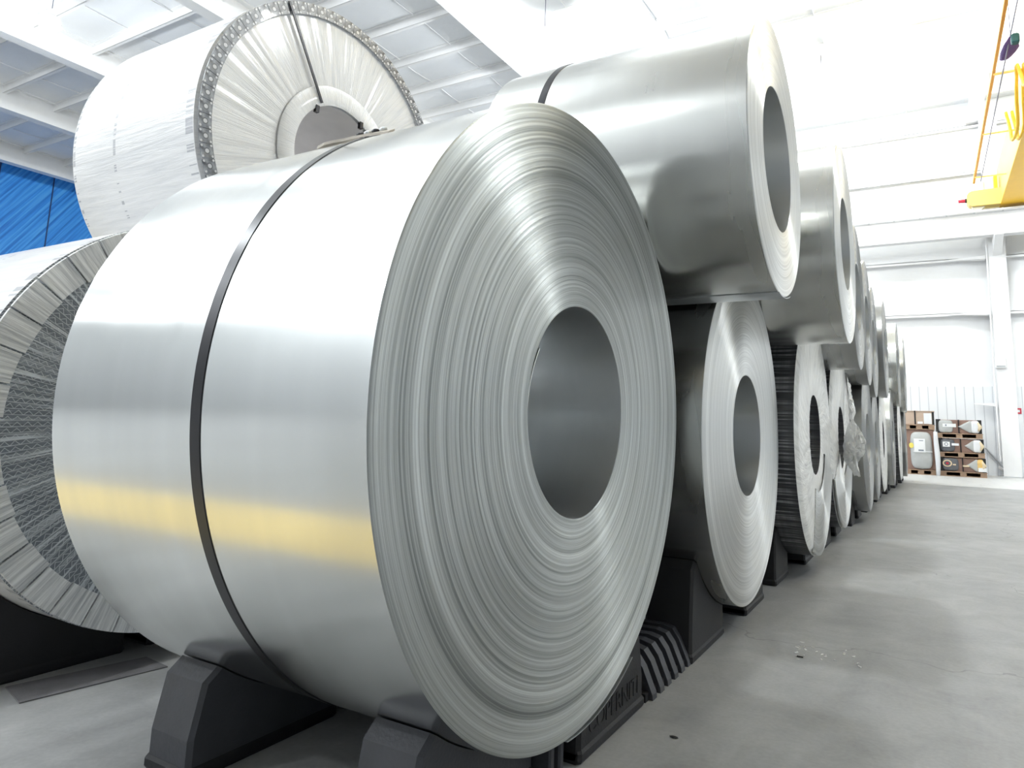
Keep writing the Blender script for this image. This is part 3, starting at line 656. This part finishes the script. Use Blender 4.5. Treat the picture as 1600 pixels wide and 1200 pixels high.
def logo(kind, parent, x, z, y):
    if kind == 0:
        MB().box(x - .02, x + .28, y - .004, y, z - .045, z + .045).build('label', M['paper'], parent); MB().box(x + .04, x + .07, y - .006, y - .004, z - .02, z + .025).build('label_mark', M['ink'], parent)
    elif kind == 1:
        MB().box(x - .06, x + .10, y - .004, y, z - .065, z + .065).build('label', M['paper'], parent)
        MB().add([(x + .02 + r_ * math.cos(a_), y - .006, z + r_ * math.sin(a_)) for r_ in (.028, .045) for a_ in [2 * PI * k / 16 for k in range(16)]], [(k, (k + 1) % 16, 16 + (k + 1) % 16, 16 + k) for k in range(16)]).build('label_mark', M['ink'], parent)
        MB().box(x + .14, x + .30, y - .004, y, z - .03, z + .03).build('label_text', M['white_bag'], parent)
    else:
        MB().add([(x + r_ * 1.2 * math.cos(a_), y - .006, z + r_ * math.sin(a_)) for r_ in (.062, .088) for a_ in [2 * PI * k / 20 for k in range(20)]], [(k, (k + 1) % 20, 20 + (k + 1) % 20, 20 + k) for k in range(20)]).build('label', M['cream'], parent)
        MB().add([(x + .035 * math.cos(a_) + .0, y - .006, z + .03 * math.sin(a_)) for a_ in [2 * PI * k / 10 for k in range(10)]], [tuple(range(10))]).build('label_mark', M['red'], parent)
        MB().box(x + .12, x + .19, y - .005, y, z - .045, z - .01).build('label_text', M['cream'], parent)
        MB().box(x + .34, x + .48, y - .005, y, z - .07, z - .03).build('label_text', M['cream'], parent)
XA, XB = 1.145, 2.165
words = ['bottom', 'middle', 'top']
for i in range(3):
    z = i * .485 - .0; off = (0.02, .0, -.02)[i]
    pallet(XA + off, XB + off, z, 'wooden pallet at the %s of the right-hand stack of three crates' % words[i])
    zc = z + .127; hc = .342
    c = empty('cardboard_crate', ((XA + XB) / 2 + off, YP, zc), ['brown crate at the bottom of the right stack, orange mottled roll at its right end', 'brown crate in the middle of the right stack, square blue-grey mark on the left', 'brown crate on top of the right stack, pale bag with white label on the left'][i], 'crate', 'brown crates by the far wall')
    hw = (XB - XA) / 2 - .01
    MB().box(-hw, hw, .03, .86, 0, hc, .01).build('carton', M['card'], c)
    MB().box(-hw - .004, -hw + .10, .02, .87, 0, hc + .012).build('dark_end', M['black'], c); MB().box(hw - .09, hw + .004, .02, .87, 0, hc + .005).build('dark_end', M['black'], c)
    bulge(-hw + .05, -.03 - (.06 if i == 0 else .10), .012, hc - .01, .05, y=.03).build('left_bag', M['grey_bag' if i == 2 else 'dark_bag'], c, smooth=True)
    logo((2, 1, 0)[i], c, -hw + .16, hc * .58, -.022)
    bulge(.12 if i < 2 else .02, hw - .04, .015, hc - .02, .045, 'cone', y=.03).build('right_bag', M['grey_bag'], c, smooth=True)
    bulge(.27 + (.04 if i == 0 else 0), hw - .05, .012, hc - .015, .06, y=.03).build('sleeve', M['orange_roll' if i == 0 else 'white_bag'], c, smooth=True)
    MB().tube([(hw - .08, -.015, .06), (hw - .03, -.03, hc * .5), (hw - .08, -.015, hc - .06)], [.02, .045, .02], 8).build('paper_cap', M['cream'], c, smooth=True)
    if i == 0: MB().box(.33, .50, -.045, -.025, .02, .12).build('white_flap', M['paper'], c)
    MB().box(-.012, .012, -.004, .03, .0, hc + .006).box(-.012, .012, 0, .86, hc, hc + .006).build('strap', M['strap'], c)
# left stack: tall bagged crate below, tan crate above
XC, XD = .36, 1.075
pallet(XC, XD + .02, 0, 'wooden pallet under the tall bagged crate of the left stack')
c = empty('tall_crate', ((XC + XD) / 2, YP, .127), 'tall brown crate with a big clear grey bag and white label, below the tan crate', 'crate')
hw = (XD - XC) / 2
MB().box(-hw, hw, .03, .86, 0, 1.04, .01).build('carton', M['card'], c)
bulge(-hw + .15, hw - .06, .02, .98, .10, y=.03).build('grey_bag', M['grey_bag'], c, smooth=True)
MB().box(-hw + .22, hw - .06, -.078, -.070, .46, .48).build('bag_seam', M['paper'], c)
MB().box(-.12, .14, -.092, -.074, .45, .80).build('label', M['paper'], c); MB().box(-.02, .10, -.095, -.091, .48, .52).build('label_print', M['ink'], c); MB().box(.0, .10, -.095, -.091, .74, .76).build('label_print', M['ink'], c)
MB().sphere((-.18, -.07, .62), .055, 12, (1, .15, 1.3)).build('yellow_sticker', M['yel_sticker'], c)
b2 = empty('film_sack', (XD + .04, YP - .16, 0), 'tall pale blue-white sack standing between the two crate stacks', 'sack')
rings = []
for i in range(10):
    f = i / 9; wv = .045 + .015 * math.sin(PI * f); rings.append([(wv * math.cos(2 * PI * k / 14) + .012 * math.sin(5 * f), .0 + .07 * math.sin(2 * PI * k / 14), 1.12 * f) for k in range(14)])
MB().loft(rings).build('sack_body', M['white_bag'], b2, smooth=True)
pallet(XC + .02, XD + .02, 1.17, 'wooden pallet between the tall bagged crate and the tan crate')
c = empty('tan_crate', ((XC + XD) / 2 + .02, YP, 1.297), 'tan cardboard crate with dark strap and white patch on top of the left stack', 'crate')
MB().box(-hw, hw - .05, .02, .86, 0, .34, .01).build('carton', M['card_pale'], c)
MB().box(hw - .055, hw, .04, .86, .01, .33).build('dark_end', M['black'], c)
MB().box(-hw - .01, hw + .01, .0, .87, .34, .36).build('lid', M['card_pale'], c)
MB().box(hw - .24, hw - .06, .008, .022, .02, .30).build('white_patch', M['white_bag'], c)
MB().box(-.10, -.07, -.002, .02, .0, .362).build('strap', M['strap'], c)
MB().box(-.03, .09, .0, .012, .02, .08).build('crate_tag', M['paper'], c)
